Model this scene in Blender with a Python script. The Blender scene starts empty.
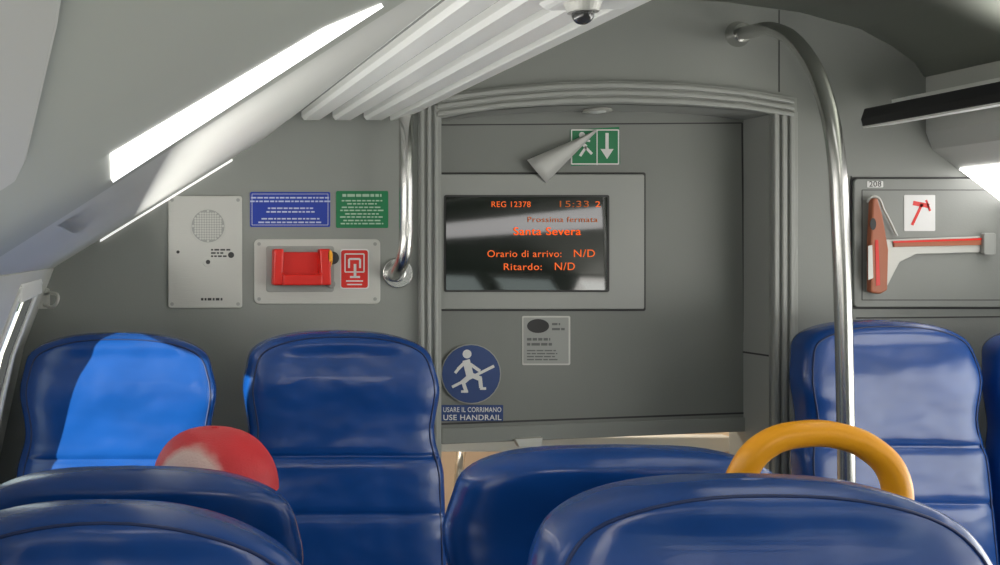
import bpy, bmesh, math, random
from mathutils import Vector, Matrix
random.seed(4)
F=1075.0; VX=110.0; VY=260.0; EZ=1.35; WY=2.5; PY=2.6
sc=bpy.context.scene
def U(px,py,Y): return Vector(((px-VX)*Y/F, Y, EZ-(py-VY)*Y/F))
# ---------------------------------------------------------------- materials
def mat(name,col,rough=.5,metal=0,bump=0,bscale=60,var=0,vscale=3,emit=None,estr=0,coat=0,stretch=None,spec=.5,bdist=.01):
    m=bpy.data.materials.new(name); m.use_nodes=True
    nt=m.node_tree; b=nt.nodes['Principled BSDF']
    b.inputs['Base Color'].default_value=(*col,1); b.inputs['Roughness'].default_value=rough
    b.inputs['Metallic'].default_value=metal; b.inputs['Coat Weight'].default_value=coat
    b.inputs['Specular IOR Level'].default_value=spec
    tc=nt.nodes.new('ShaderNodeTexCoord'); mp=nt.nodes.new('ShaderNodeMapping')
    nt.links.new(tc.outputs['Object'],mp.inputs[0])
    if stretch: mp.inputs['Scale'].default_value=stretch
    if var:
        n=nt.nodes.new('ShaderNodeTexNoise'); n.inputs['Scale'].default_value=vscale; n.inputs['Detail'].default_value=4
        nt.links.new(mp.outputs[0],n.inputs['Vector'])
        r=nt.nodes.new('ShaderNodeValToRGB')
        r.color_ramp.elements[0].position=.3; r.color_ramp.elements[1].position=.7
        r.color_ramp.elements[0].color=(*[c*(1-var) for c in col],1); r.color_ramp.elements[1].color=(*[min(1,c*(1+var)) for c in col],1)
        nt.links.new(n.outputs['Fac'],r.inputs[0]); nt.links.new(r.outputs[0],b.inputs['Base Color'])
    if bump:
        n=nt.nodes.new('ShaderNodeTexNoise'); n.inputs['Scale'].default_value=bscale; n.inputs['Detail'].default_value=5 if bscale>20 else 2.0
        nt.links.new(mp.outputs[0],n.inputs['Vector'])
        bu=nt.nodes.new('ShaderNodeBump'); bu.inputs['Strength'].default_value=bump; bu.inputs['Distance'].default_value=bdist
        nt.links.new(n.outputs['Fac'],bu.inputs['Height']); nt.links.new(bu.outputs[0],b.inputs['Normal'])
    if emit: 
        b.inputs['Emission Color'].default_value=(*emit,1); b.inputs['Emission Strength'].default_value=estr
    return m
M={}
M['wall']=mat('grey_laminate',(.278,.29,.268),.55,bump=.05,bscale=250,var=.04)
M['wallr']=mat('grey_door_laminate',(.222,.232,.214),.5,bump=.05,bscale=250,var=.04)
M['ceil']=mat('ceiling_panel',(.43,.455,.40),.5,var=.03)
M['cove']=mat('cove_panel',(.57,.58,.54),.45,var=.03)
M['slat']=mat('painted_slat',(.84,.85,.81),.3)
M['trim']=mat('trim_grey',(.35,.36,.335),.4)
M['dark']=mat('dark_gap',(.02,.02,.022),.6)
M['groove']=mat('groove',(.05,.05,.05),.7)
M['floor']=mat('floor_vinyl',(.06,.065,.08),.6,var=.3,vscale=60)
M['leather']=mat('blue_leather',(.005,.055,.25),.27,bump=.55,bscale=4.5,stretch=(1.2,1,1.8),var=.12,vscale=5,bdist=.03,coat=.15)
# fine creases layered over the soft padding
nt=M['leather'].node_tree; b0=nt.nodes['Principled BSDF']
old=b0.inputs['Normal'].links[0].from_node
wn=nt.nodes.new('ShaderNodeTexNoise'); wn.noise_type='RIDGED_MULTIFRACTAL'; wn.inputs['Scale'].default_value=5.5; wn.inputs['Detail'].default_value=1.5; wn.inputs['Distortion'].default_value=.6
mp2=nt.nodes.new('ShaderNodeMapping'); mp2.inputs['Scale'].default_value=(1,1,2.6); mp2.inputs['Rotation'].default_value=(0,.35,0)
tc2=nt.nodes.new('ShaderNodeTexCoord'); nt.links.new(tc2.outputs['Object'],mp2.inputs[0]); nt.links.new(mp2.outputs[0],wn.inputs['Vector'])
b2=nt.nodes.new('ShaderNodeBump'); b2.inputs['Strength'].default_value=.28; b2.inputs['Distance'].default_value=.006
nt.links.new(wn.outputs[0],b2.inputs['Height']); nt.links.new(old.outputs[0],b2.inputs['Normal']); nt.links.new(b2.outputs[0],b0.inputs['Normal'])
M['leatherd']=mat('blue_leather_seam',(.003,.018,.09),.5)
M['shell']=mat('seat_shell_blue',(.008,.03,.14),.45)
M['steel']=mat('brushed_steel',(.62,.62,.60),.25,metal=1)
M['satin']=mat('satin_metal_plate',(.57,.57,.53),.42,metal=.25,bump=.08,bscale=30,stretch=(1,1,20))
M['chrome']=mat('pole_steel',(.6,.6,.58),.25,metal=1)
M['red']=mat('red_plastic',(.75,.02,.012),.35)
M['redcloth']=mat('red_cap_cloth',(.62,.035,.045),.5,bump=.2,bscale=300)
M['yellow']=mat('yellow_plastic',(.95,.40,.008),.35)
M['white']=mat('white_print',(.8,.8,.78),.5)
M['paper']=mat('sticker_paper',(.6,.6,.57),.6)
M['blue']=mat('blue_sign',(.012,.045,.38),.4)
M['bluec']=mat('mandatory_blue',(.012,.05,.2),.4)
M['green']=mat('green_sign',(.005,.2,.07),.4)
M['screen']=mat('screen_glass',(.006,.011,.008),.04,spec=1.0)
M['otext']=mat('orange_led_text',(.5,.06,0),.5,emit=(1,.15,.01),estr=.65)
M['otextd']=mat('dim_orange_led_text',(.3,.06,0),.5,emit=(1,.2,.02),estr=.22)
M['black']=mat('black_rubber',(.012,.012,.014),.35)
M['frame']=mat('window_frame',(.82,.83,.8),.35)
M['tan']=mat('cream_panel',(.62,.5,.36),.6)
M['brown']=mat('tan_wood_handle',(.42,.13,.06),.45)
M['skin']=mat('skin',(.5,.27,.18),.55)
M['shirt']=mat('shirt_cloth',(.06,.08,.13),.85,bump=.3,bscale=200)
M['jean']=mat('trouser_cloth',(.03,.035,.05),.9,bump=.3,bscale=200)
M['hair']=mat('hair',(.03,.018,.01),.7)
M['lamp']=mat('lamp_diffuser',(.9,.9,.9),.4,emit=(1,.97,.96),estr=3.4)
M['jointglow']=mat('painted_joint_glow',(.9,.9,.9),.4,emit=(1,.98,.95),estr=.8)  # emission imitating lamp glow on the cove joint
M['lens']=mat('dark_glass_ball',(.1,.1,.1),.08,metal=.6)
M['hedge']=mat('hedge_leaves',(.03,.06,.025),.8,var=.7,vscale=2,bump=1,bscale=30)
g=bpy.data.materials.new('window_glass'); g.use_nodes=True
nt=g.node_tree; nt.nodes.clear(); o=nt.nodes.new('ShaderNodeOutputMaterial'); mx=nt.nodes.new('ShaderNodeMixShader'); mx.inputs[0].default_value=.12
t=nt.nodes.new('ShaderNodeBsdfTransparent'); t.inputs[0].default_value=(.85,.93,.92,1); gl=nt.nodes.new('ShaderNodeBsdfGlossy'); gl.inputs['Roughness'].default_value=.05
nt.links.new(t.outputs[0],mx.inputs[1]); nt.links.new(gl.outputs[0],mx.inputs[2]); nt.links.new(mx.outputs[0],o.inputs[0]); M['glass']=g
# ---------------------------------------------------------------- helpers
def link(o,parent=None):
    sc.collection.objects.link(o)
    if parent: o.parent=parent
    return o
def empty(name):
    e=bpy.data.objects.new(name,None); e.empty_display_size=.05; return link(e)
def mesh(name,vs,fs,m,parent=None,smooth=False,bevel=0,solid=0,subs=0,seg=2):
    me=bpy.data.meshes.new(name); me.from_pydata([tuple(v) for v in vs],[],fs); me.update()
    bm=bmesh.new(); bm.from_mesh(me); bmesh.ops.recalc_face_normals(bm,faces=bm.faces); bm.to_mesh(me); bm.free()
    o=bpy.data.objects.new(name,me); me.materials.append(M[m] if isinstance(m,str) else m)
    if smooth:
        for p in me.polygons: p.use_smooth=True
    if solid:
        s=o.modifiers.new('s','SOLIDIFY'); s.thickness=solid; s.offset=0
    if bevel:
        b=o.modifiers.new('b','BEVEL'); b.width=bevel; b.segments=seg; b.limit_method='ANGLE'; b.angle_limit=.6
    if subs:
        s=o.modifiers.new('ss','SUBSURF'); s.levels=subs; s.render_levels=subs
    return link(o,parent)
def box(name,x0,x1,y0,y1,z0,z1,m,parent=None,bevel=0):
    v=[(x,y,z) for x in (x0,x1) for y in (y0,y1) for z in (z0,z1)]
    f=[(0,1,3,2),(4,6,7,5),(0,4,5,1),(2,3,7,6),(0,2,6,4),(1,5,7,3)]
    return mesh(name,v,f,m,parent,bevel=bevel)
def prism(name,pts,d,m,parent=None,bevel=0,smooth=False):
    n=len(pts); d=Vector(d)
    v=[Vector(p) for p in pts]+[Vector(p)+d for p in pts]
    f=[tuple(range(n)),tuple(range(2*n-1,n-1,-1))]+[(i,(i+1)%n,n+(i+1)%n,n+i) for i in range(n)]
    return mesh(name,v,f,m,parent,bevel=bevel,smooth=smooth)
def plate(name,px,Y,th,m,parent=None,bevel=0):
    return prism(name,[U(a,b,Y) for a,b in px],(0,-th,0),m,parent,bevel)
def rr(x0,y0,x1,y1,r=0,n=5):
    if r<=0: return [(x0,y0),(x1,y0),(x1,y1),(x0,y1)]
    out=[]
    for cx,cy,a in ((x1-r,y0+r,-90),(x1-r,y1-r,0),(x0+r,y1-r,90),(x0+r,y0+r,180)):
        for i in range(n+1):
            t=math.radians(a+90*i/n); out.append((cx+r*math.cos(t),cy+r*math.sin(t)))
    return out
def circ(cx,cy,rx,ry=None,n=28):
    ry=ry or rx
    return [(cx+rx*math.cos(2*math.pi*i/n),cy+ry*math.sin(2*math.pi*i/n)) for i in range(n)]
def stroke(x0,y0,x1,y1,w):
    dx,dy=x1-x0,y1-y0; l=math.hypot(dx,dy) or 1; nx,ny=-dy/l*w/2,dx/l*w/2
    return [(x0+nx,y0+ny),(x1+nx,y1+ny),(x1-nx,y1-ny),(x0-nx,y0-ny)]
def outline(name,px0,py0,px1,py1,w,Y,m,parent,th=.001):
    for i,s in enumerate((( px0,py0,px1,py0),(px1,py0,px1,py1),(px1,py1,px0,py1),(px0,py1,px0,py0))):
        plate(f'{name}_{i}',stroke(*s,w),Y,th,m,parent)
def tube(name,pts,r,m,parent=None,cyc=False,res=8,smooth=True):
    c=bpy.data.curves.new(name,'CURVE'); c.dimensions='3D'; c.bevel_depth=r; c.bevel_resolution=5; c.use_fill_caps=True; c.resolution_u=res
    if smooth:
        s=c.splines.new('BEZIER'); s.bezier_points.add(len(pts)-1)
        for b,p in zip(s.bezier_points,pts): b.co=p; b.handle_left_type=b.handle_right_type='AUTO'
    else:
        s=c.splines.new('POLY'); s.points.add(len(pts)-1)
        for b,p in zip(s.points,pts): b.co=(*p,1)
    s.use_cyclic_u=cyc
    c.materials.append(M[m]); o=bpy.data.objects.new(name,c); return link(o,parent)
def ball(name,c,r,m,parent=None,sc3=(1,1,1)):
    bm=bmesh.new(); bmesh.ops.create_uvsphere(bm,u_segments=24,v_segments=14,radius=r)
    me=bpy.data.meshes.new(name); 
    for v in bm.verts: v.co=Vector((v.co.x*sc3[0],v.co.y*sc3[1],v.co.z*sc3[2]))+Vector(c)
    bm.to_mesh(me); bm.free()
    for p in me.polygons: p.use_smooth=True
    me.materials.append(M[m]); return link(bpy.data.objects.new(name,me),parent)
def text(name,s,x0,x1,yb,Y,m,parent,h=None,bold=0):
    c=bpy.data.curves.new(name,'FONT'); c.body=s; c.size=1; c.extrude=.002; c.offset=bold; c.space_character=1.08; c.materials.append(M[m])
    o=bpy.data.objects.new(name,c); link(o); bpy.context.view_layer.update()
    w=o.dimensions.x
    sx=(x1-x0)*Y/F/w; sy=sx if h is None else h*Y/F/.72
    o.scale=(sx,sy,.1); o.rotation_euler=(math.pi/2,0,0); o.location=U(x0,yb,Y); o.parent=parent; return o
def greek(name,x0,y0,x1,rows,dy,h,Y,m,parent,fill=.95,dash=(3,9),center=False):
    vs=[];fs=[]
    for r in range(rows):
        L=(x1-x0)*random.uniform(.6,1)*fill; x=x0+((x1-x0-L)/2 if center else 0); xe=x+L
        while x<xe:
            w=min(random.uniform(*dash),xe-x); 
            if w<.8: break
            b=len(vs)
            for a,c in ((x,y0+r*dy),(x+w,y0+r*dy),(x+w,y0+r*dy+h),(x,y0+r*dy+h)): vs.append(U(a,c,Y))
            fs.append((b,b+1,b+2,b+3)); x+=w+1.1
    return mesh(name,vs,fs,m,parent)
def disc(name,cx,cy,r,Y,th,m,parent,bevel=0): return plate(name,circ(cx,cy,r),Y,th,m,parent,bevel)
# ---------------------------------------------------------------- shell
Y0=-3.0
def ext(name,prof,m,ya=Y0,yb=WY,parent=None,th=.02,smooth=False):
    vs=[Vector((p[0],ya,p[2])) for p in prof]+[Vector((p[0],yb,p[2])) for p in prof]; n=len(prof)
    return mesh(name,vs,[(i,i+1,n+i+1,n+i) for i in range(n-1)],m,parent,smooth=smooth,solid=th)
W=lambda a,b:U(a,b,WY)
FLp=VY+EZ*F/WY
Ltop=[W(50,267),W(262,137)]
Rpro=[W(928,75),W(928,132),W(934,148),W(1120,290)]
arc=[(928,75),(918,60),(895,43),(862,25),(800,8),(720,-3),(615,-8),(510,-3),(430,8),(368,25),(335,43),(312,60),(302,75)]
side=[(50,267),(20,345),(-14,500),(-32,FLp)]
rside=[(1120,290),(1160,345),(1235,500),(1262,FLp)]
archpts=[(440,119),(480,111),(540,106),(615,104),(690,106),(740,110),(770,114)]
poly=[W(*p) for p in side[::-1]]+[W(262,137),W(256,105),W(302,105)]+[W(*p) for p in arc[::-1]]+[W(928,132),W(934,148)]+[W(*p) for p in rside]+[W(770,FLp)]+[W(*p) for p in archpts[::-1]]+[W(440,FLp)]
prism('wall_front',poly,(0,.04,0),'wall')
xl=W(-40,0).x; xr=W(1275,0).x
box('floor',xl,xr,Y0,2.5,-.04,0,'floor')
ceil=ext('ceiling',[W(*p) for p in arc],'ceil',smooth=True)
cv=empty('ceiling_cove')
ext('cove_side',Ltop,'cove',parent=cv,th=.012)
ext('cove_top',[W(262,137),W(256,105),W(302,105),W(302,75)],'ceil',parent=cv,th=.006)
cvr=empty('ceiling_cove')
ext('cove_side',Rpro,'cove',parent=cvr,th=.01)
def sidewall(name,prof,wins,zs,zt,mname):
    e=empty(name)
    P=[U(a,b,WY) for a,b in prof]
    def xat(z):
        for a,b in zip(P,P[1:]):
            if b.z<=z<=a.z+1e-6:
                t=(z-a.z)/(b.z-a.z); return a.x+(b.x-a.x)*t
        return P[-1].x if z<P[-1].z else P[0].x
    top=P[0].z
    def strip(nm,ya,yb,za,zb,m,off=0,th=.02):
        zz=sorted(set([za,zb]+[p.z for p in P if za<p.z<zb]))
        vs=[Vector((xat(z)+off,ya,z)) for z in zz]+[Vector((xat(z)+off,yb,z)) for z in zz]; n=len(zz)
        return mesh(nm,vs,[(i,i+1,n+i+1,n+i) for i in range(n-1)],m,e,solid=th)
    strip('dado',Y0,WY,0,zs,mname); strip('header',Y0,WY,zt,top,mname)
    y=Y0
    for i,(a,b) in enumerate(wins):
        strip(f'pillar_{i}',y,a,zs,zt,mname); y=b
    strip('pillar_end',y,WY,zs,zt,mname)
    return strip,xat
ZTL=EZ-.04; ZTR=EZ-.08
Lw=[(-2.6,-1.7),(-1.4,-.35),(1.66,2.14)]; Rw=[(-2.85,-1.75),(-1.5,-.55),(-.3,.75),(1.2,2.1)]  # wide unseen left pillar shaped to keep sun off the near seats
sw,xatL=sidewall('wall_left',side,Lw,EZ-.62,ZTL,'cove')
swr,xatR=sidewall('wall_right',rside,Rw,EZ-.62,ZTR,'cove')
def window(name,xat,a,b,zs,zt,inn):
    e=empty(name)
    zz=[zs+(zt-zs)*i/8 for i in range(9)]
    for nm,ya,yb in (('jamb_far',b-.035,b+.01),('jamb_near',a-.01,a+.035)):
        vs=[];n=9
        for yy in (ya,yb): vs+=[Vector((xat(z)+inn,yy,z)) for z in zz]
        mesh(nm,vs,[(i,i+1,n+i+1,n+i) for i in range(n-1)],'frame',e,solid=.02,bevel=.003)
    for nm,z in (('sill',zs+.012),('head',zt-.012)):
        box(nm,xat(z)+inn-.01,xat(z)+inn+.012,a,b,z-.015,z+.015,'frame',e,bevel=.003)
    vs=[]
    for yy in (a,b): vs+=[Vector((xat(z)-inn*.5,yy,z)) for z in zz]
    mesh('pane',vs,[(i,i+1,n+i+1,n+i) for i in range(8)],'glass',e)
    vs=[]
    for yy in (b-.06,b-.035): vs+=[Vector((xat(z)+inn*.6,yy,z)) for z in zz]
    mesh('rubber_gasket',vs,[(i,i+1,n+i+1,n+i) for i in range(8)],'black',e,solid=.012)
k=1
for a,b in Lw: window(f'window_{k}',xatL,a,b,EZ-.62,ZTL,.006); k+=1
for a,b in Rw: window(f'window_{k}',xatR,a,b,EZ-.62,ZTR,-.006); k+=1
prism('wall_back',[Vector((p.x,Y0,p.z)) for p in [W(*q) for q in side[::-1]]+[W(262,137)]+[W(*p) for p in arc[::-1]]+[W(928,132)]+[W(*p) for p in rside]],(0,-.04,0),'wall')
vs=[];fs=[];nY=60
for i in range(nY+1):
    y=-15+95*i/nY; j=random.uniform(-.25,.25)
    vs+=[Vector((-4.6,y,-1.2)),Vector((-4.2+j,y,.6)),Vector((-4.5+j,y,1.55+random.uniform(-.2,.2))),Vector((-5.4,y,1.6)),Vector((-5.6,y,-1.2))]
for i in range(nY):
    for j in range(4): fs.append((i*5+j,i*5+j+1,i*5+6+j,i*5+5+j))
mesh('hedge',vs,fs,'hedge',smooth=True)
# ------------------------------------------------ cove details (left)
A=Ltop[0];B=Ltop[1]; sl=(B.z-A.z)/(B.x-A.x); z0=A.z-EZ-sl*A.x
def cov(px,py,drop=.0):
    u=(px-VX)/F; v=(VY-py)/F
    Y=(z0-drop)/(v-sl*u); return Vector((u*Y,Y,EZ+v*Y))
nrm=Vector((sl,0,-1)).normalized()
cp=empty('cove_cover_panel')
e1=cov(0,246);e2=cov(378,6)
d=(e2-e1); far=[e1-d*.35, e1, e2, e2+d*.3]
near=[Vector((p.x,-1.0,EZ+z0+sl*p.x)) for p in (far[-1],far[0])]
prism('cover',[far[0],far[-1]]+near,nrm*.008,'ceil',cp,bevel=.003)
ls=empty('cove_lamp')
lp=[cov(110,153,.009),cov(111,179,.009),cov(381,3,.009),cov(322,28,.009)]
prism('diffuser',lp,nrm*.003,'lamp',ls)
hp=empty('ceiling_hatch')
prism('hatch_cover',[cov(*q,.009) for q in ((-60,215),(0,180),(12,172),(22,150),(34,90),(50,10),(56,-40),(-60,-40))],nrm*.004,'cove',hp,bevel=.0015)
br=empty('cove_bracket')
prism('bracket_body',[cov(*q,.0) for q in ((52,221),(100,192),(96,206),(84,226),(72,231))],nrm*.006,'cove',br,bevel=.002)
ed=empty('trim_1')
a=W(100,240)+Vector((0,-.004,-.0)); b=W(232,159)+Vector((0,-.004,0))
prism('joint_glow_strip',[a,b,b+Vector((0,0,-.005)),a+Vector((0,0,-.005))],(0,-.004,0),'jointglow',ed)  # glow along the joint made as an emissive strip, not a fitting
hk=empty('coat_hook')
tube('hook',[U(46,294,2.46),U(52,293,2.42),U(58,297,2.40),U(54,306,2.40),U(44,305,2.42)],.004,'satin',hk)
plate('hook_base',rr(38,288,50,308,3),2.5,.04,'satin',hk)
# ------------------------------------------------ racks
def rack(name,x0,x1,z,n,ya=Y0+.1,yb=2.485,gap=.3,h=.03,back='wallr'):
    e=empty(name)
    w=(x1-x0)/n
    for i in range(n):
        xa=x0+i*w+w*gap*.5; xb=x0+(i+1)*w-w*gap*.5
        prism(f'slat_{i}',[Vector((xa,ya,z+.008)),Vector((xa+.006,ya,z)),Vector((xb-.006,ya,z)),Vector((xb,ya,z+.008)),Vector((xb,ya,z+h)),Vector((xa,ya,z+h))],(0,yb-ya,0),'slat',e)
    box('rack_backing',x0,x1,ya,yb,z+h,z+h+.006,back,e)
    for i,yy in enumerate((yb-.03,1.3,0.2,-1.0)):
        box(f'cross_bar_{i}',x0+.03,x1,yy,yy+.02,z+h+.006,z+h+.016,'trim',e)
    return e
zr=W(0,121).z
r1=rack('luggage_rack',W(264,0).x,W(388,0).x,zr,4,gap=.34,h=.02)
xa=W(388,0).x; xb=W(411,0).x
prism('front_rail',[Vector((xa,Y0+.1,zr-.002)),Vector((xb,Y0+.1,zr+.012)),Vector((xb+.006,Y0+.1,zr+.03)),Vector((xb,Y0+.1,zr+.05)),Vector((xa,Y0+.1,zr+.05))],(0,5.385,0),'slat',r1,bevel=.003)
zq=U(0,122,2.4).z
r2=rack('luggage_rack',U(905,0,2.4).x,U(985,0,2.4).x,zq+.018,3,yb=2.44)
xa=U(862,0,2.4).x; xb=U(905,0,2.4).x
prism('front_rail',[Vector((xa,Y0+.1,zq-.010)),Vector((xa-.004,Y0+.1,zq+.006)),Vector((xa+.004,Y0+.1,zq+.03)),Vector((xb,Y0+.1,zq+.034)),Vector((xb,Y0+.1,zq+.004)),Vector((xa+.01,Y0+.1,zq-.012))],(0,5.3,0),'black',r2,bevel=.003)
prism('rail_light_edge',[Vector((xa,Y0+.1,zq-.014)),Vector((xa+.07,Y0+.1,zq-.006)),Vector((xa+.07,Y0+.1,zq-.002)),Vector((xa,Y0+.1,zq-.010))],(0,5.3,0),'slat',r2)
prism('rail_rear_bar',[Vector((xb-.03,Y0+.1,zq+.034)),Vector((xb+.03,Y0+.1,zq+.034)),Vector((xb+.03,Y0+.1,zq+.05)),Vector((xb-.03,Y0+.1,zq+.05))],(0,5.3,0),'slat',r2)
P=Rpro[2];Q=Rpro[3]; dd=(Q-P); inw=Vector((dd.z,0,-dd.x)).normalized()
def rc(t,y): 
    p=P+dd*t; return Vector((p.x,y,p.z))+inw*.006
lr=empty('cove_lamp')
prism('diffuser',[rc(.13,2.49),rc(.36,2.49),rc(.36,-1.5),rc(.13,-1.5)],inw*.004,'lamp',lr)
prism('end_bracket',[W(928,128),W(932,144),W(945,153),W(1010,146),W(1010,135),W(960,128)],(0,-.03,0),'cove',r2,bevel=.004)
# ------------------------------------------------ door surround
ds=empty('door_frame')
def vtrim(nm,x0,x1,yt,yb):
    plate(nm+'_base',[(x0,yt),(x1,yt),(x1,yb),(x0,yb)],WY,.012,'trim',ds,bevel=.002)
    n=3; w=(x1-x0)/n
    for i in range(n):
        plate(f'{nm}_rib_{i}',[(x0+i*w+1.5,yt),(x0+(i+1)*w-1.5,yt),(x0+(i+1)*w-1.5,yb),(x0+i*w+1.5,yb)],WY-.012,.008,'trim',ds,bevel=.003)
vtrim('left_jamb',418,439,105,FLp-2)
vtrim('right_jamb',771,795,112,FLp-2)
outer=[(436,96),(500,88),(560,83),(615,82),(680,84),(740,90),(793,99)]
inner=[(436,118),(500,109),(560,105),(615,103.5),(680,105.5),(740,110),(793,118)]
def interp(t): return [((a[0]*(1-t)+b[0]*t),(a[1]*(1-t)+b[1]*t)) for a,b in zip(outer,inner)]
plate('header_base',outer+inner[::-1],WY,.014,'trim',ds)
for i in range(3):
    plate(f'header_rib_{i}',interp(i/3+.05)+interp((i+1)/3-.05)[::-1],WY-.014,.009,'trim',ds,bevel=.003)
v=[W(*p)+Vector((0,-.001,-.002)) for p in archpts]+[W(*p)+Vector((0,.13,-.002)) for p in archpts]; n=len(archpts)
mesh('soffit',v,[(i,i+1,n+i+1,n+i) for i in range(n-1)],'trim',ds)
x=W(770,0).x
box('right_reveal',x-.003,x+.008,WY-.001,PY+.06,0,W(0,112).z,'trim',ds); x=W(440,0).x
box('left_reveal',x-.008,x+.003,WY-.001,PY+.06,0,W(0,118).z,'trim',ds)
dl=empty('downlight')
c=W(608,105)+Vector((0,.055,-.005))
bm=bmesh.new(); bmesh.ops.create_cone(bm,cap_ends=True,segments=28,radius1=.033,radius2=.03,depth=.006); me=bpy.data.meshes.new('ring'); bm.to_mesh(me); bm.free(); me.materials.append(M['satin']); o=link(bpy.data.objects.new('ring',me),dl); o.location=c
ball('lamp_glass',c+Vector((0,0,-.003)),.02,'frame',dl,(1,1,.2))
# ------------------------------------------------ end panel
dp=empty('stairwell_panel')
V=lambda a,b:U(a,b,PY)
prism('panel',[V(430,95),V(775,95),V(775,350),V(749,350),V(747,430),V(430,443)],(0,.03,0),'wallr',dp)
for i,s in enumerate([(441,125,742,123,1.2),(742,123,745,418,1.5),(441,424,745,413,1.8)]):
    plate(f'groove_{i}',stroke(*s),PY,.0008,'groove',dp)
plate('lower_lip',[(441,428),(745,417),(747,431),(441,444)],PY,.006,'wall',dp,bevel=.002)
plate('latch',[(512,438),(540,436),(538,446),(516,446)],PY,.02,'satin',dp,bevel=.002)
x=W(770,0).x
box('reveal_seam',x-.0045,x-.003,WY,PY,V(0,352).z-.002,V(0,352).z+.002,'groove',ds)
# screen
ms=empty('passenger_information_display')
plate('bezel_gap',rr(436,172.5,645,311,2),PY,.003,'groove',ms)
plate('bezel',rr(438,174.5,643,309,2),PY-.003,.008,'trim',ms,bevel=.002)
plate('screen_rim',rr(444,195,609,292,2),PY-.011,.002,'groove',ms)
plate('screen',rr(446,197,607,290,1),PY-.013,.001,'screen',ms)
SY=PY-.0152
text('line_train','REG 12378',491,530,207,SY,'otext',ms,h=5.8)
text('line_time','15:33',557,586,207,SY,'otextd',ms,h=6.5)
text('line_no','2',595,600,207,SY,'otext',ms,h=6)
text('line_next','Prossima fermata',527,597,222,SY,'otextd',ms,h=5.5)
text('line_station','Santa Severa',513,580,235,SY,'otext',ms,h=8)
text('line_station_bold','Santa Severa',513.5,580.5,235,SY,'otext',ms,h=8)
text('line_arrival','Orario di arrivo:',487,561,257,SY,'otext',ms,h=7)
text('line_arrival_value','N/D',573,594,257,SY,'otext',ms,h=7.8)
text('line_delay','Ritardo:',503,541,270,SY,'otext',ms,h=7)
text('line_delay_value','N/D',554,574,270,SY,'otext',ms,h=7.8)
# exit sign
ex=empty('emergency_exit_sign')
plate('sign',[(570,130),(619,127),(620,164),(571,166)],PY,.0015,'green',ex)
EY=PY-.0015
outline('border',571.5,130,618.5,164,1.2,EY,'white',ex,.0005)
for i,s in enumerate([(607,133,607,150,3.2),(579,140,586,147,3.5),(586,147,580,156,2.6),(585,147,592,154,2.6),(578,139,573,147,2),(582,140,590,141,2)]):
    plate(f'figure_{i}',stroke(*s),EY,.0006,'white',ex)
plate('arrow_head',[(600.5,149),(613.5,149),(607,159)],EY,.0006,'white',ex)
disc('head',582,135,3,EY,.0006,'white',ex)
plate('divider',stroke(597,130,597,165,1),EY,.0006,'white',ex)
vs=[];n=9
for i in range(n):
    t=i/(n-1)
    a=Vector((597+(527-597)*t,130+(160-130)*t)); b=Vector((597+(546-597)*t,131+(183-131)*t))
    h=.004+.016*math.sin(t*2.2)
    vs.append(U(a.x,a.y,PY-h)); vs.append(U((a.x+b.x)/2-1,(a.y+b.y)/2-1,PY-h*1.5)); vs.append(U(b.x,b.y,PY-h*.8))
fs=[]
for i in range(n-1):
    for j in range(2): fs.append((i*3+j,i*3+j+1,i*3+3+j+1,i*3+3+j))
mesh('peeled_corner',vs,fs,'paper',ex,smooth=True,solid=.0006)
# handrail sign
hs=empty('use_handrail_sign')
disc('white_rim',471,374,30,PY-.006,.0012,'trim',hs)
disc('disc',471,374,29,PY-.0072,.001,'bluec',hs)
HY=PY-.0082
disc('head',467,354,4.4,HY,.0008,'white',hs)
for i,s in enumerate([(466,360,470,376,7.5),(469,374,481,379,5),(480,378,481,388,3.8),(470,376,462,383,5),(463,382,466,391,3.6),(465,362,458,369,3.2),(459,368,455,373,2.8),(470,364,480,371,3.2),(452,387,494,366,2.8),(461,391.5,468,391.5,2.4),(480,388.5,486,388.5,2.6)]):
    plate(f'figure_{i}',stroke(*s),HY-.0001*i,.0008,'white',hs)
plate('label',rr(441,405,503,421,0),PY-.006,.001,'bluec',hs)
text('label_line_1','USARE IL CORRIMANO',443,501,412,PY-.0072,'white',hs,h=5,bold=.01)
text('label_line_2','USE HANDRAIL',443,501,420,PY-.0072,'white',hs,h=5.4,bold=.015)
# plaque
pq=empty('equipment_plaque')
plate('plaque',rr(522,316,570,365,1.5),PY,.0015,'satin',pq)
plate('plaque_face',rr(523.5,317.5,568.5,363.5,1),PY-.0015,.0005,'trim',pq)
plate('oval',circ(538,326,11,7),PY-.002,.0006,'groove',pq)
M['mid']=mat('grey_print',(.14,.145,.14),.6)
greek('plaque_text',552,323,566,2,5,2.2,PY-.0026,'mid',pq)
greek('plaque_lines',527,338,567,2,5,2.6,PY-.0026,'mid',pq)
greek('plaque_table',527,350,567,4,3,1.2,PY-.0026,'mid',pq)
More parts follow.
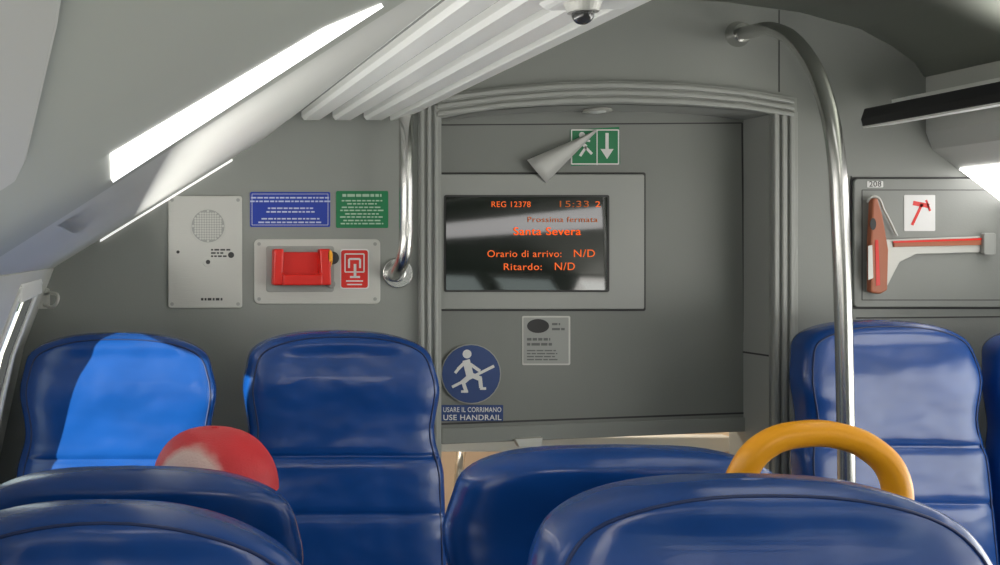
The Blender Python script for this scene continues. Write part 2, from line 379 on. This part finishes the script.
# ------------------------------------------------ beyond the panel
by=empty('stair_vestibule')
xL=W(438,0).x-.1; xR=W(790,0).x+.1
box('vestibule_back',xL-.4,xR+.6,4.2,4.24,-.6,1.9,'tan',by)
box('vestibule_left',xL-.04,xL,2.66,4.2,-.6,1.9,'tan',by)
box('vestibule_right',xR,xR+.04,2.66,4.2,-.6,1.9,'tan',by)
box('vestibule_floor',xL,xR,2.55,4.2,-.6,-.56,'floor',by)
box('vestibule_ceiling',xL,xR,2.66,4.2,1.86,1.9,'tan',by)
box('ledge',xL,xR,2.9,2.95,U(0,452,2.9).z,U(0,437,2.9).z,'frame',by,bevel=.005)
box('vestibule_cupboard',U(590,0,3.6).x,U(735,0,3.6).x,3.6,4.2,-.56,U(0,448,3.6).z,'brown',by,bevel=.005)
tube('vestibule_handrail',[U(462,440,3.0),U(458,490,2.9),U(455,600,2.9)],.012,'steel',by)
# ------------------------------------------------ left wall fixtures
ip=empty('intercom_panel')
plate('face_plate',rr(168,196,242,308,3),WY,.006,'satin',ip,bevel=.0015)
IY=WY-.006
disc('speaker_rim',208,226,18,IY,.0015,'satin',ip,.0005)
disc('speaker_recess',208,226,16.5,IY-.0015,.0003,'trim',ip)
vs=[];fs=[]
for i in range(-6,7):
    for j in range(-6,7):
        if i*i+j*j<=36:
            b=len(vs); vs+= [U(a,c,IY-.0022) for a,c in circ(208+i*2.5,226+j*2.5,1.15,n=8)]; fs.append(tuple(range(b,b+8)))
mesh('speaker_mesh',vs,fs,'satin',ip)
disc('keyhole',231,255,3,IY,.002,'groove',ip)
disc('led',178,252,1.6,IY,.001,'groove',ip)
disc('button',208,262,5,IY,.002,'satin',ip,.0005); disc('button_mark',208,262,2.2,IY-.002,.0005,'groove',ip)
for i,q in enumerate(((172,200),(238,200),(172,304),(238,304))): disc(f'screw_{i}',*q,1.8,IY,.001,'trim',ip)
greek('plate_text',211,249,232,3,3.2,1.6,IY-.0006,'groove',ip,dash=(2,5))
greek('plate_maker_text',201,298,218,1,4,2.5,IY-.0006,'groove',ip,fill=1.3,dash=(2,4))
bs=empty('safety_notice_sign')
plate('blue_panel',rr(250,192,330,227,1.5),WY,.002,'blue',bs)
outline('border',252,194,328,225,.4,WY-.002,'white',bs,.0004)
M['bprint']=mat('pale_blue_print',(.55,.6,.78),.5)
for k_,yy in enumerate((197,207.5,218)): greek(f'notice_text_{k_}',255,yy,326,2,3.6,1.5,WY-.0026,'bprint',bs,1.2 if k_<1 else 1,dash=(2,6),center=True)
gs=empty('rules_notice_sign')
plate('green_panel',rr(336,191,388,228,1.5),WY,.002,'green',gs)
M['gprint']=mat('pale_green_print',(.4,.6,.45),.5)
greek('header_text',341,194,383,1,3,2.8,WY-.0026,'gprint',gs,1.2,center=True)
for k_ in range(4): greek(f'rule_text_{k_}',340,200+k_*6.6,384,2,3.1,1.4,WY-.0026,'gprint',gs,1,dash=(2,6),center=True)
# alarm box
al=empty('emergency_brake_handle')
plate('back_plate',rr(254,239,380,304,5),WY,.004,'satin',al,bevel=.0015)
plate('recess',rr(266,246,334,292,3),WY-.004,.002,'trim',al,bevel=.001)
AY=WY-.006
plate('handle_back',rr(272,252,328,283,2),AY,.006,'red',al,bevel=.003)
plate('grip_left',[(272,249),(282,249),(281,272),(288,275),(287,285),(271,285)],AY-.006,.03,'red',al,bevel=.004)
plate('grip_right',[(317,249),(328,249),(329,285),(312,285),(312,275),(318,272)],AY-.006,.03,'red',al,bevel=.004)
plate('grip_bar',rr(280,274,320,285,2),AY-.006,.035,'red',al,bevel=.004)
disc('seal_ring',332,258,6.5,AY,.006,'groove',al)
plate('yellow_tab',circ(329.5,256,3,6),AY-.03,.006,'yellow',al,bevel=.002)
tube('seal_wire',[U(324,250,AY-.02),U(331,254,AY-.022),U(330,268,AY-.02),U(326,276,AY-.022)],.0015,'yellow',al)
disc('seal_tag',331,284,4,AY,.006,'trim',al,.001)
plate('pictogram_border',rr(340,249,369,289,3),WY-.004,.001,'white',al)
plate('pictogram',rr(341.2,250.2,367.8,287.8,2.5),WY-.005,.0006,'red',al)
DY=WY-.0056
outline('pictogram_frame',345,254,364,272,1.2,DY,'white',al,.0005)
for i,s in enumerate([(349,259,349,268,2),(349,259,360,259,2),(360,259,360,268,2),(355,264,355,277,2.6),(350,277,360,277,2),(346,281,363,281,1.4),(347,284.5,362,284.5,1.2)]):
    plate(f'pictogram_mark_{i}',stroke(*s),DY,.0005,'white',al)
for i,q in enumerate(((259,244),(375,244),(259,299),(375,299))): disc(f'screw_{i}',*q,1.8,WY-.004,.001,'trim',al)
hr=empty('grab_rail')
tube('rail',[U(406,112,2.46),U(406,150,2.42),U(406,220,2.42),U(405,248,2.42),U(402,262,2.43),U(396,272,2.46),U(393,276,2.5)],.0155,'steel',hr)
disc('flange',397,273,15,WY,.008,'steel',hr,.002)
disc('flange_cap',396,273,9,WY-.008,.01,'steel',hr,.003)
# ------------------------------------------------ right wall
cb=empty('emergency_tool_cabinet')
plate('shadow_gap',rr(850,177,1090,309,4),WY,.002,'groove',cb)
plate('cabinet_face',rr(852,179,1088,307,4),WY-.002,.008,'wall',cb,bevel=.002)
plate('number_label',rr(867,181,883,187.5,1),WY-.01,.0008,'white',cb)
text('number','208',869,881,186.6,WY-.0112,'groove',cb)
outline('recess_edge',862,190,1080,300,.8,WY-.01,'groove',cb,.0004)
plate('lower_seam',stroke(856,318,1090,316,1.4),WY,.001,'groove',cb)
hm=empty('hammer_sticker')
plate('sticker',rr(904,195,935,231,1),WY-.0103,.0008,'white',hm)
for i,s in enumerate([(912,225,922,204,2.6),(913,203,929,206,4.5),(926,200,930,211,2)]): plate(f'hammer_{i}',stroke(*s),WY-.0111,.0006,'red',hm)
sw_=empty('emergency_saw')
TY=WY-.012
plate('blade_bracket',[(873,240),(990,236),(992,252),(915,254),(898,262),(886,285),(874,294),(866,292),(866,262)],TY,.006,'satin',sw_,bevel=.0015)
plate('bar_inset',[(893,241),(984,238),(985,245),(893,247)],TY-.006,.004,'brown',sw_,bevel=.001)
plate('bar_stripe',[(893,241),(984,238),(984,240),(893,243)],TY-.0102,.001,'red',sw_)
plate('handle',[(868,199),(873,198),(878,215),(881,232),(884,250),(883,290),(876,294),(866,292),(866,240)],TY-.006,.016,'brown',sw_,bevel=.004)
plate('handle_hole',circ(873,224,3,6),TY-.022,.0006,'groove',sw_)
plate('handle_stripe',[(868,246),(872,245),(873,278),(868,280)],TY-.022,.001,'satin',sw_)
plate('handle_stripe_2',[(875,240),(878,240),(880,285),(876,286)],TY-.022,.001,'red',sw_)
tube('top_hook',[U(867,202,TY-.01),U(874,196,TY-.012),U(885,212,TY-.01),U(897,236,TY-.006)],.0025,'satin',sw_)
plate('clip',rr(980,233,992,255,2),TY-.006,.012,'trim',sw_,bevel=.002)
sm=empty('trim_2')
plate('seam_vertical',stroke(779,10,779,92,1),WY,.001,'groove',sm)
plate('seam_vertical_r',stroke(851,176,851,330,1),WY,.0015,'groove',sm)
# ------------------------------------------------ pole
po=empty('handrail_pole')
pts=[Vector((1.445,2.1,0.0)),Vector((1.442,2.1,.6)),Vector((1.436,2.1,1.1)),Vector((1.425,2.1,1.45)),Vector((1.42,2.105,1.57)),Vector((1.42,2.135,1.67)),Vector((1.427,2.20,1.765)),Vector((1.44,2.32,1.845)),Vector((1.46,2.5,1.875))]
tube('pole',pts,.0155,'chrome',po)
def cone(nm,r1,r2,dp_,loc,rot,parent,m='chrome'):
    bm=bmesh.new(); bmesh.ops.create_cone(bm,cap_ends=True,segments=28,radius1=r1,radius2=r2,depth=dp_); me=bpy.data.meshes.new(nm); bm.to_mesh(me); bm.free(); me.materials.append(M[m]); o=link(bpy.data.objects.new(nm,me),parent); o.location=loc; o.rotation_euler=rot; return o
cone('flange',.03,.022,.02,(1.46,2.49,1.875),(math.pi/2,0,0),po)
cone('foot',.045,.03,.02,(1.445,2.1,.01),(0,0,0),po)
# ------------------------------------------------ ceiling camera
cc=empty('security_camera')
Yc=1.36
plate('housing',[(536,-30),(640,-30),(632,2),(626,10),(545,12),(537,6)],Yc,.10,'slat',cc,bevel=.006)
c=U(583,14,Yc-.05)
ball('dome',c,.013,'lens',cc)
cone('collar',.018,.022,.012,c+Vector((0,0,.008)),(0,0,0),cc,'satin')
# ------------------------------------------------ seats
def lerp(tab,z):
    if z<=tab[0][0]: return tab[0][1]
    for (a,b),(c_,d_) in zip(tab,tab[1:]):
        if z<=c_:
            t=(z-a)/(c_-a); t=t*t*(3-2*t); return b+(d_-b)*t
    return tab[-1][1]
def seat(x,y,H,face=-1,wk=1.0,rt=.07,pw=2.5,arm=(True,True),name='train_seat',lean=.13):
    e=empty(name)
    s=-face
    wt=[(.40,.215),(H-.30,.218),(H-.21,.200),(H-.12,.212),(H-.05,.200),(H,.190)]
    z1=H-rt
    def w(z):
        b=lerp(wt,z)*wk
        if z>z1:
            u=min(1,(z-z1)/(H-z1)); b*=max(0.0,(1-u**pw))**(1/pw)
        return max(b,.002)
    def dth(z):
        b=.055
        if z>H-.03:
            u=min(1,(z-(H-.03))/.03); b*=max(.05,(1-u**2))**.5
        for g,dep in ((H-.26,.007),(H-.375,.006),(H-.55,.005)):
            b-=dep*math.exp(-((z-g)/.006)**2)
        return b
    def yc(z): return -lean*(H-z)+(-.012*math.exp(-((z-(H-.11))/.07)**2))
    def pt(th,z):
        c_,s_=math.cos(th),math.sin(th); n=3.4
        X=w(z)*math.copysign(abs(c_)**(2/n),c_); Yv=dth(z)*math.copysign(abs(s_)**(2/n),s_)
        if Yv<0: Yv+=.018*(1-min(1,(X/max(w(z),.05))**2))*(1 if z<H-.05 else max(0,(H-z)/.05))
        return (x+X, y+s*(yc(z)+Yv), z)
    zs=[.40+(H-.08-.40)*i/60 for i in range(61)]+[H-.08+.08*(1-(1-i/16)**1.8) for i in range(1,17)]
    for g in (H-.26,H-.375,H-.55): zs+=[g-.006,g,g+.006]
    zs=sorted(set(zs)); N=48
    vs=[];fs=[]
    for z in zs:
        for k in range(N): vs.append(pt(2*math.pi*k/N,z))
    for i in range(len(zs)-1):
        for k in range(N): fs.append((i*N+k,i*N+(k+1)%N,(i+1)*N+(k+1)%N,(i+1)*N+k))
    fs.append(tuple(range(N))); fs.append(tuple(range((len(zs)-1)*N,len(zs)*N)))
    mesh('backrest',vs,fs,'leather',e,smooth=True)
    ins=.016
    def yf(X,z):
        ww=max(w(z),.01); r=min(.999,abs(X)/ww)
        Yv=-dth(z)*(1-r**3.4)**(1/3.4)
        Yv+=.018*(1-r*r)*(1 if z<H-.05 else max(0,(H-z)/.05))
        return yc(z)+Yv
    out=[]
    Hi=H-.012; z1i=z1-.005
    for i in range(26):
        z=.5+(z1i-.5)*i/25; out.append((lerp(wt,z)*wk-ins,z))
    for i in range(1,15):
        a_=math.pi/2*i/14; u=math.sin(a_)**(2/pw); c2=max(0,math.cos(a_))**(2/pw)
        z=z1i+(Hi-z1i)*u; out.append(((lerp(wt,z)*wk-ins)*c2,z))
    P3=[(X,z) for X,z in out]+[(-X,z) for X,z in out[::-1][1:]]
    tube('front_piping',[Vector((x+X,y+s*yf(X,z),z)) for X,z in P3],.0018,'leatherd',e,smooth=False)
    for g in (H-.26,H-.375):
        tube('seam',[Vector((x+X,y+s*(yf(X,g)+.0015),g-.006*(1-(X/.2)**2))) for X in [(-.9+1.8*i/12)*w(g) for i in range(13)]],.0015,'leatherd',e,smooth=False)
    yb=y+s*yc(.45)
    ya_=yb-s*.03; yf_=yb-s*.50
    lo,hi=min(ya_,yf_),max(ya_,yf_)
    o=box('cushion',x-.21*wk,x+.21*wk,lo,hi,.33,.46,'leather',e,bevel=.04); o.modifiers['b'].segments=5
    for p in o.data.polygons: p.use_smooth=True
    box('seat_pan',x-.2*wk,x+.2*wk,lo+.03,hi-.02,.28,.34,'shell',e,bevel=.01)
    box('pedestal',x-.06,x+.06,(lo+hi)/2-.12,(lo+hi)/2+.12,0,.29,'trim',e,bevel=.01)
    for sd,on in ((-1,arm[0]),(1,arm[1])):
        if on:
            xx=x+sd*.232
            ys=sorted((yb-s*.04,yb-s*.36))
            box('armrest',xx-.018,xx+.018,ys[0],ys[1],.62,.655,'shell',e,bevel=.012)
            box('armrest_post',xx-.012,xx+.012,ys[1]-.06 if s>0 else ys[0],ys[1] if s>0 else ys[0]+.06,.36,.63,'shell',e,bevel=.005)
    return e
seat(.017,2.30,1.195,-1,wk=.98,arm=(False,True))
seat(.487,2.30,1.20,-1,wk=.97,arm=(False,True))
seat(1.638,2.30,1.222,-1,wk=.90,arm=(True,True))
seat(2.055,2.30,1.21,-1,wk=.93,arm=(False,False))
seat(-.005,1.10,1.103,-1,wk=1.05,rt=.10,pw=2.2,arm=(False,False),lean=.11)
seat(.650,1.10,1.130,-1,wk=1.09,rt=.09,pw=2.5,arm=(True,True),lean=.11)
seat(.030,1.40,1.080,1,wk=1.06,rt=.08,pw=2.6,arm=(False,False),lean=.11)
seat(.665,1.40,1.108,1,wk=1.04,rt=.075,pw=3.0,arm=(True,True),lean=.11)
yh=empty('seat_grab_handle')
hp_=[U(734,510,1.26),U(743,472,1.25),U(766,445,1.245),U(803,434,1.24),U(843,437,1.235),U(872,450,1.23),U(892,472,1.225),U(899,520,1.22)]
tube('handle_arch',hp_,.0155,'yellow',yh)
box('mount',hp_[0].x-.02,hp_[-1].x+.015,1.19,1.30,.93,hp_[-1].z+.01,'shell',yh,bevel=.01)
# ------------------------------------------------ passenger with red cap
pa=empty('seated_passenger')
hx,hy=.157,1.60; ht=U(0,430,1.58).z
def skinfig(name,verts,edges,rad,m,root=0,lv=2):
    me=bpy.data.meshes.new(name); me.from_pydata(verts,edges,[]); o=bpy.data.objects.new(name,me); link(o,pa); me.materials.append(M[m])
    md=o.modifiers.new('skin','SKIN'); md.use_smooth_shade=True
    for i,r in enumerate(rad): me.skin_vertices[0].data[i].radius=(r,r) if not isinstance(r,tuple) else r
    me.skin_vertices[0].data[root].use_root=True
    s=o.modifiers.new('ss','SUBSURF'); s.levels=lv; s.render_levels=lv; return o
v=[(hx,1.66,.56),(hx,1.64,.66),(hx,1.61,.78),(hx,1.60,.86),(hx,1.60,.90),
   (hx-.13,1.61,.84),(hx-.17,1.66,.68),(hx-.10,1.84,.60),
   (hx+.13,1.61,.84),(hx+.17,1.66,.68),(hx+.10,1.84,.60)]
skinfig('torso_and_sleeves',v,[(0,1),(1,2),(2,3),(3,4),(3,5),(5,6),(6,7),(3,8),(8,9),(9,10)],[.10,.10,.11,.08,.045,.05,.042,.034,.05,.042,.034],'shirt')
v=[(hx,1.68,.53),(hx-.08,1.72,.53),(hx-.09,2.0,.53),(hx-.09,2.02,.1),(hx+.08,1.72,.53),(hx+.09,2.0,.53),(hx+.09,2.02,.1)]
skinfig('trousers',v,[(0,1),(1,2),(2,3),(0,4),(4,5),(5,6)],[.09,.075,.058,.04,.075,.058,.04],'jean')
for sd in (-1,1):
    box(f'shoe_{sd}',hx+sd*.09-.04,hx+sd*.09+.04,1.96,2.18,0,.08,'dark',pa,bevel=.025)
    wx=hx+sd*.10
    v=[(wx,1.84,.60),(wx,1.89,.595),(wx,1.93,.59)]
    skinfig(f'palm_{sd}',v,[(0,1),(1,2)],[(.022,.018),(.034,.016),(.03,.014)],'skin')
    for k,(dx,L) in enumerate(((-.024,.062),(-.008,.07),(.008,.067),(.023,.052))):
        skinfig(f'finger_{sd}_{k}',[(wx+dx*.8,1.92,.59),(wx+dx,1.93+L*.5,.592),(wx+dx,1.93+L,.578)],[(0,1),(1,2)],[.0085,.008,.007],'skin',lv=1)
    skinfig(f'thumb_{sd}',[(wx-sd*.02,1.87,.595),(wx-sd*.042,1.905,.592),(wx-sd*.05,1.935,.588)],[(0,1),(1,2)],[.01,.0095,.008],'skin',lv=1)
skinfig('neck',[(hx,1.60,.86),(hx,1.605,.92),(hx,1.61,.97)],[(0,1),(1,2)],[.05,.047,.047],'skin')
hc=Vector((hx,1.61,ht-.115))
bm=bmesh.new(); bmesh.ops.create_uvsphere(bm,u_segments=32,v_segments=24,radius=1)
for q in bm.verts:
    p=q.co.copy(); X,Yy,Z=p.x*.074,p.y*.092,p.z*.108
    if Z<0: X*=1-.28*(-p.z)**1.5; Yy*=1-.12*(-p.z)
    if Yy>0:
        Yy+=.022*math.exp(-((X/.012)**2+((Z+.018)/.018)**2))
        Yy-=.010*sum(math.exp(-(((X-e_)/.016)**2+((Z-.004)/.012)**2)) for e_ in (-.03,.03))
        Yy+=.006*math.exp(-((X/.024)**2+((Z+.052)/.008)**2))
        Yy+=.008*math.exp(-((X/.02)**2+((Z+.092)/.014)**2))
    q.co=Vector((X,Yy,Z))+hc
me=bpy.data.meshes.new('head'); bm.to_mesh(me); bm.free(); me.materials.append(M['skin'])
for p in me.polygons: p.use_smooth=True
link(bpy.data.objects.new('head',me),pa)
for sd in (-1,1):
    ball(f'eye_{sd}',hc+Vector((sd*.03,.080,.004)),.010,'white',pa); ball(f'iris_{sd}',hc+Vector((sd*.03,.0885,.004)),.0042,'dark',pa)
    ball(f'ear_{sd}',hc+Vector((sd*.074,-.005,-.005)),.026,'skin',pa,(.35,.7,1.15))
ball('hair_back',hc+Vector((0,-.014,.006)),.09,'hair',pa,(.9,.95,.85))
ball('mouth',hc+Vector((0,.088,-.052)),.012,'red',pa,(1.6,.25,.3))
vs=[];fs=[];NU=48;NV=12
cz=ht-.085
for j in range(NV+1):
    ph=math.pi/2*j/NV
    for i in range(NU):
        th=2*math.pi*i/NU
        r=math.cos(ph)**.8; seam=1-.012*max(0,math.cos(th*6))**12
        vs.append((hx+.094*r*math.cos(th)*seam, 1.605+.104*r*math.sin(th)*seam, cz+.085*math.sin(ph)))
for j in range(NV):
    for i in range(NU):
        fs.append((j*NU+i,j*NU+(i+1)%NU,(j+1)*NU+(i+1)%NU,(j+1)*NU+i))
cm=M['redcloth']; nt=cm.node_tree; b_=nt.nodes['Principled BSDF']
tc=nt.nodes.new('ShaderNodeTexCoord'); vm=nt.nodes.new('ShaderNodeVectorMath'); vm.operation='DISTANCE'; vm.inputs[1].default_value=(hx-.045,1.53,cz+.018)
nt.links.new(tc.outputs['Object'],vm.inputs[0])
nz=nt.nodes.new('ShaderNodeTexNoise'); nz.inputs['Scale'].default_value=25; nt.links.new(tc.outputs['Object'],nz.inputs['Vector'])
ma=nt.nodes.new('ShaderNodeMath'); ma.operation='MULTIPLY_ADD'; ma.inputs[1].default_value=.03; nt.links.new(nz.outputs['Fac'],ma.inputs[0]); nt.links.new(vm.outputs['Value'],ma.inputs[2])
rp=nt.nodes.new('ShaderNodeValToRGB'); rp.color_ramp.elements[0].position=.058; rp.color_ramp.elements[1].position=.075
rp.color_ramp.elements[0].color=(.93,.66,.60,1); rp.color_ramp.elements[1].color=(.78,.035,.045,1)  # pale patch is sunlight painted into the cap colour
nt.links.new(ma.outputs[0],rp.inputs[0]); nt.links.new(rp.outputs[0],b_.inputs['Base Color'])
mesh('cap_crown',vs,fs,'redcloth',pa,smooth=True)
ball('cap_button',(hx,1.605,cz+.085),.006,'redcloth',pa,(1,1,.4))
vs=[];fs=[]
for i in range(13):
    a=math.radians(20+140*i/12)
    vs.append((hx+.093*math.cos(a),1.605+.103*math.sin(a),cz+.004)); k=math.sin((a-math.radians(20))/math.radians(140)*math.pi)
    vs.append((hx+.098*math.cos(a),1.605+.103*math.sin(a)+.075*k,cz-.004-.006*k))
for i in range(12): fs.append((2*i,2*i+1,2*i+3,2*i+2))
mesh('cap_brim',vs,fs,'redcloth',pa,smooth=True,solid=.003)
# ------------------------------------------------ lights
def area(name,loc,rot,sx,sy,p,col=(1,1,1)):
    l=bpy.data.lights.new(name,'AREA'); l.shape='RECTANGLE'; l.size=sx; l.size_y=sy; l.energy=p; l.color=col
    o=bpy.data.objects.new(name,l); o.location=loc; o.rotation_euler=rot; return link(o)
area('ambient_fill_rear',(.95,-.9,1.90),(math.radians(12),0,0),.5,1.6,17,(1,.95,.88))  # added behind the camera for ambient light, no fixture modelled
area('overhead_fill',(1.17,1.1,1.93),(0,0,0),.25,.9,1.2,(1,.98,.94))  # added soft fill from above, no fixture modelled
area('left_side_fill',(-.12,.1,EZ-.3),(0,math.radians(-90),0),.5,1.2,3.5,(1,.94,.86))  # added fill inside the cabin, mostly in front of blank wall
area('right_side_fill',(2.25,.9,EZ-.3),(0,math.radians(115),0),.5,2.2,16,(1,.96,.90))  # added fill inside the right wall, tilted up towards the rack slats
area('ceiling_upfill',(1.78,.6,EZ+.42),(0,math.radians(160),0),.08,3.2,8,(1,.98,.93))  # added to brighten the ceiling above the right rack
area('vestibule_light',(.95,3.4,1.8),(0,0,0),.6,.6,14,(1,.95,.85))
area('slat_fill',(.10,1.6,EZ+.02),(0,math.radians(-125),0),.08,1.4,3.0,(1,.97,.93))  # added fill aimed at the rack slats, apart from the diffuser
sun=bpy.data.lights.new('sun','SUN'); sun.energy=14; sun.angle=.012; sun.color=(1,.9,.76)
so=link(bpy.data.objects.new('sun',sun)); sd_=Vector((1,1.2,-.40)); so.rotation_euler=sd_.to_track_quat('-Z','Y').to_euler(); so.location=(-4,-1,4)
w_=bpy.data.worlds.new('sky'); sc.world=w_; w_.use_nodes=True
bg=w_.node_tree.nodes['Background']; bg.inputs[0].default_value=(.70,.74,.72,1); bg.inputs[1].default_value=2.6
# ------------------------------------------------ camera
cam=bpy.data.cameras.new('camera'); cam.sensor_width=36; cam.lens=36*F/1000; cam.clip_start=.01
cam.shift_x=(500-VX)/1000; cam.shift_y=-(282.5-VY)/1000
co=link(bpy.data.objects.new('camera',cam)); co.location=(0,0,EZ); co.rotation_euler=(math.pi/2,0,0)
sc.camera=co
sc.view_settings.view_transform='Standard'
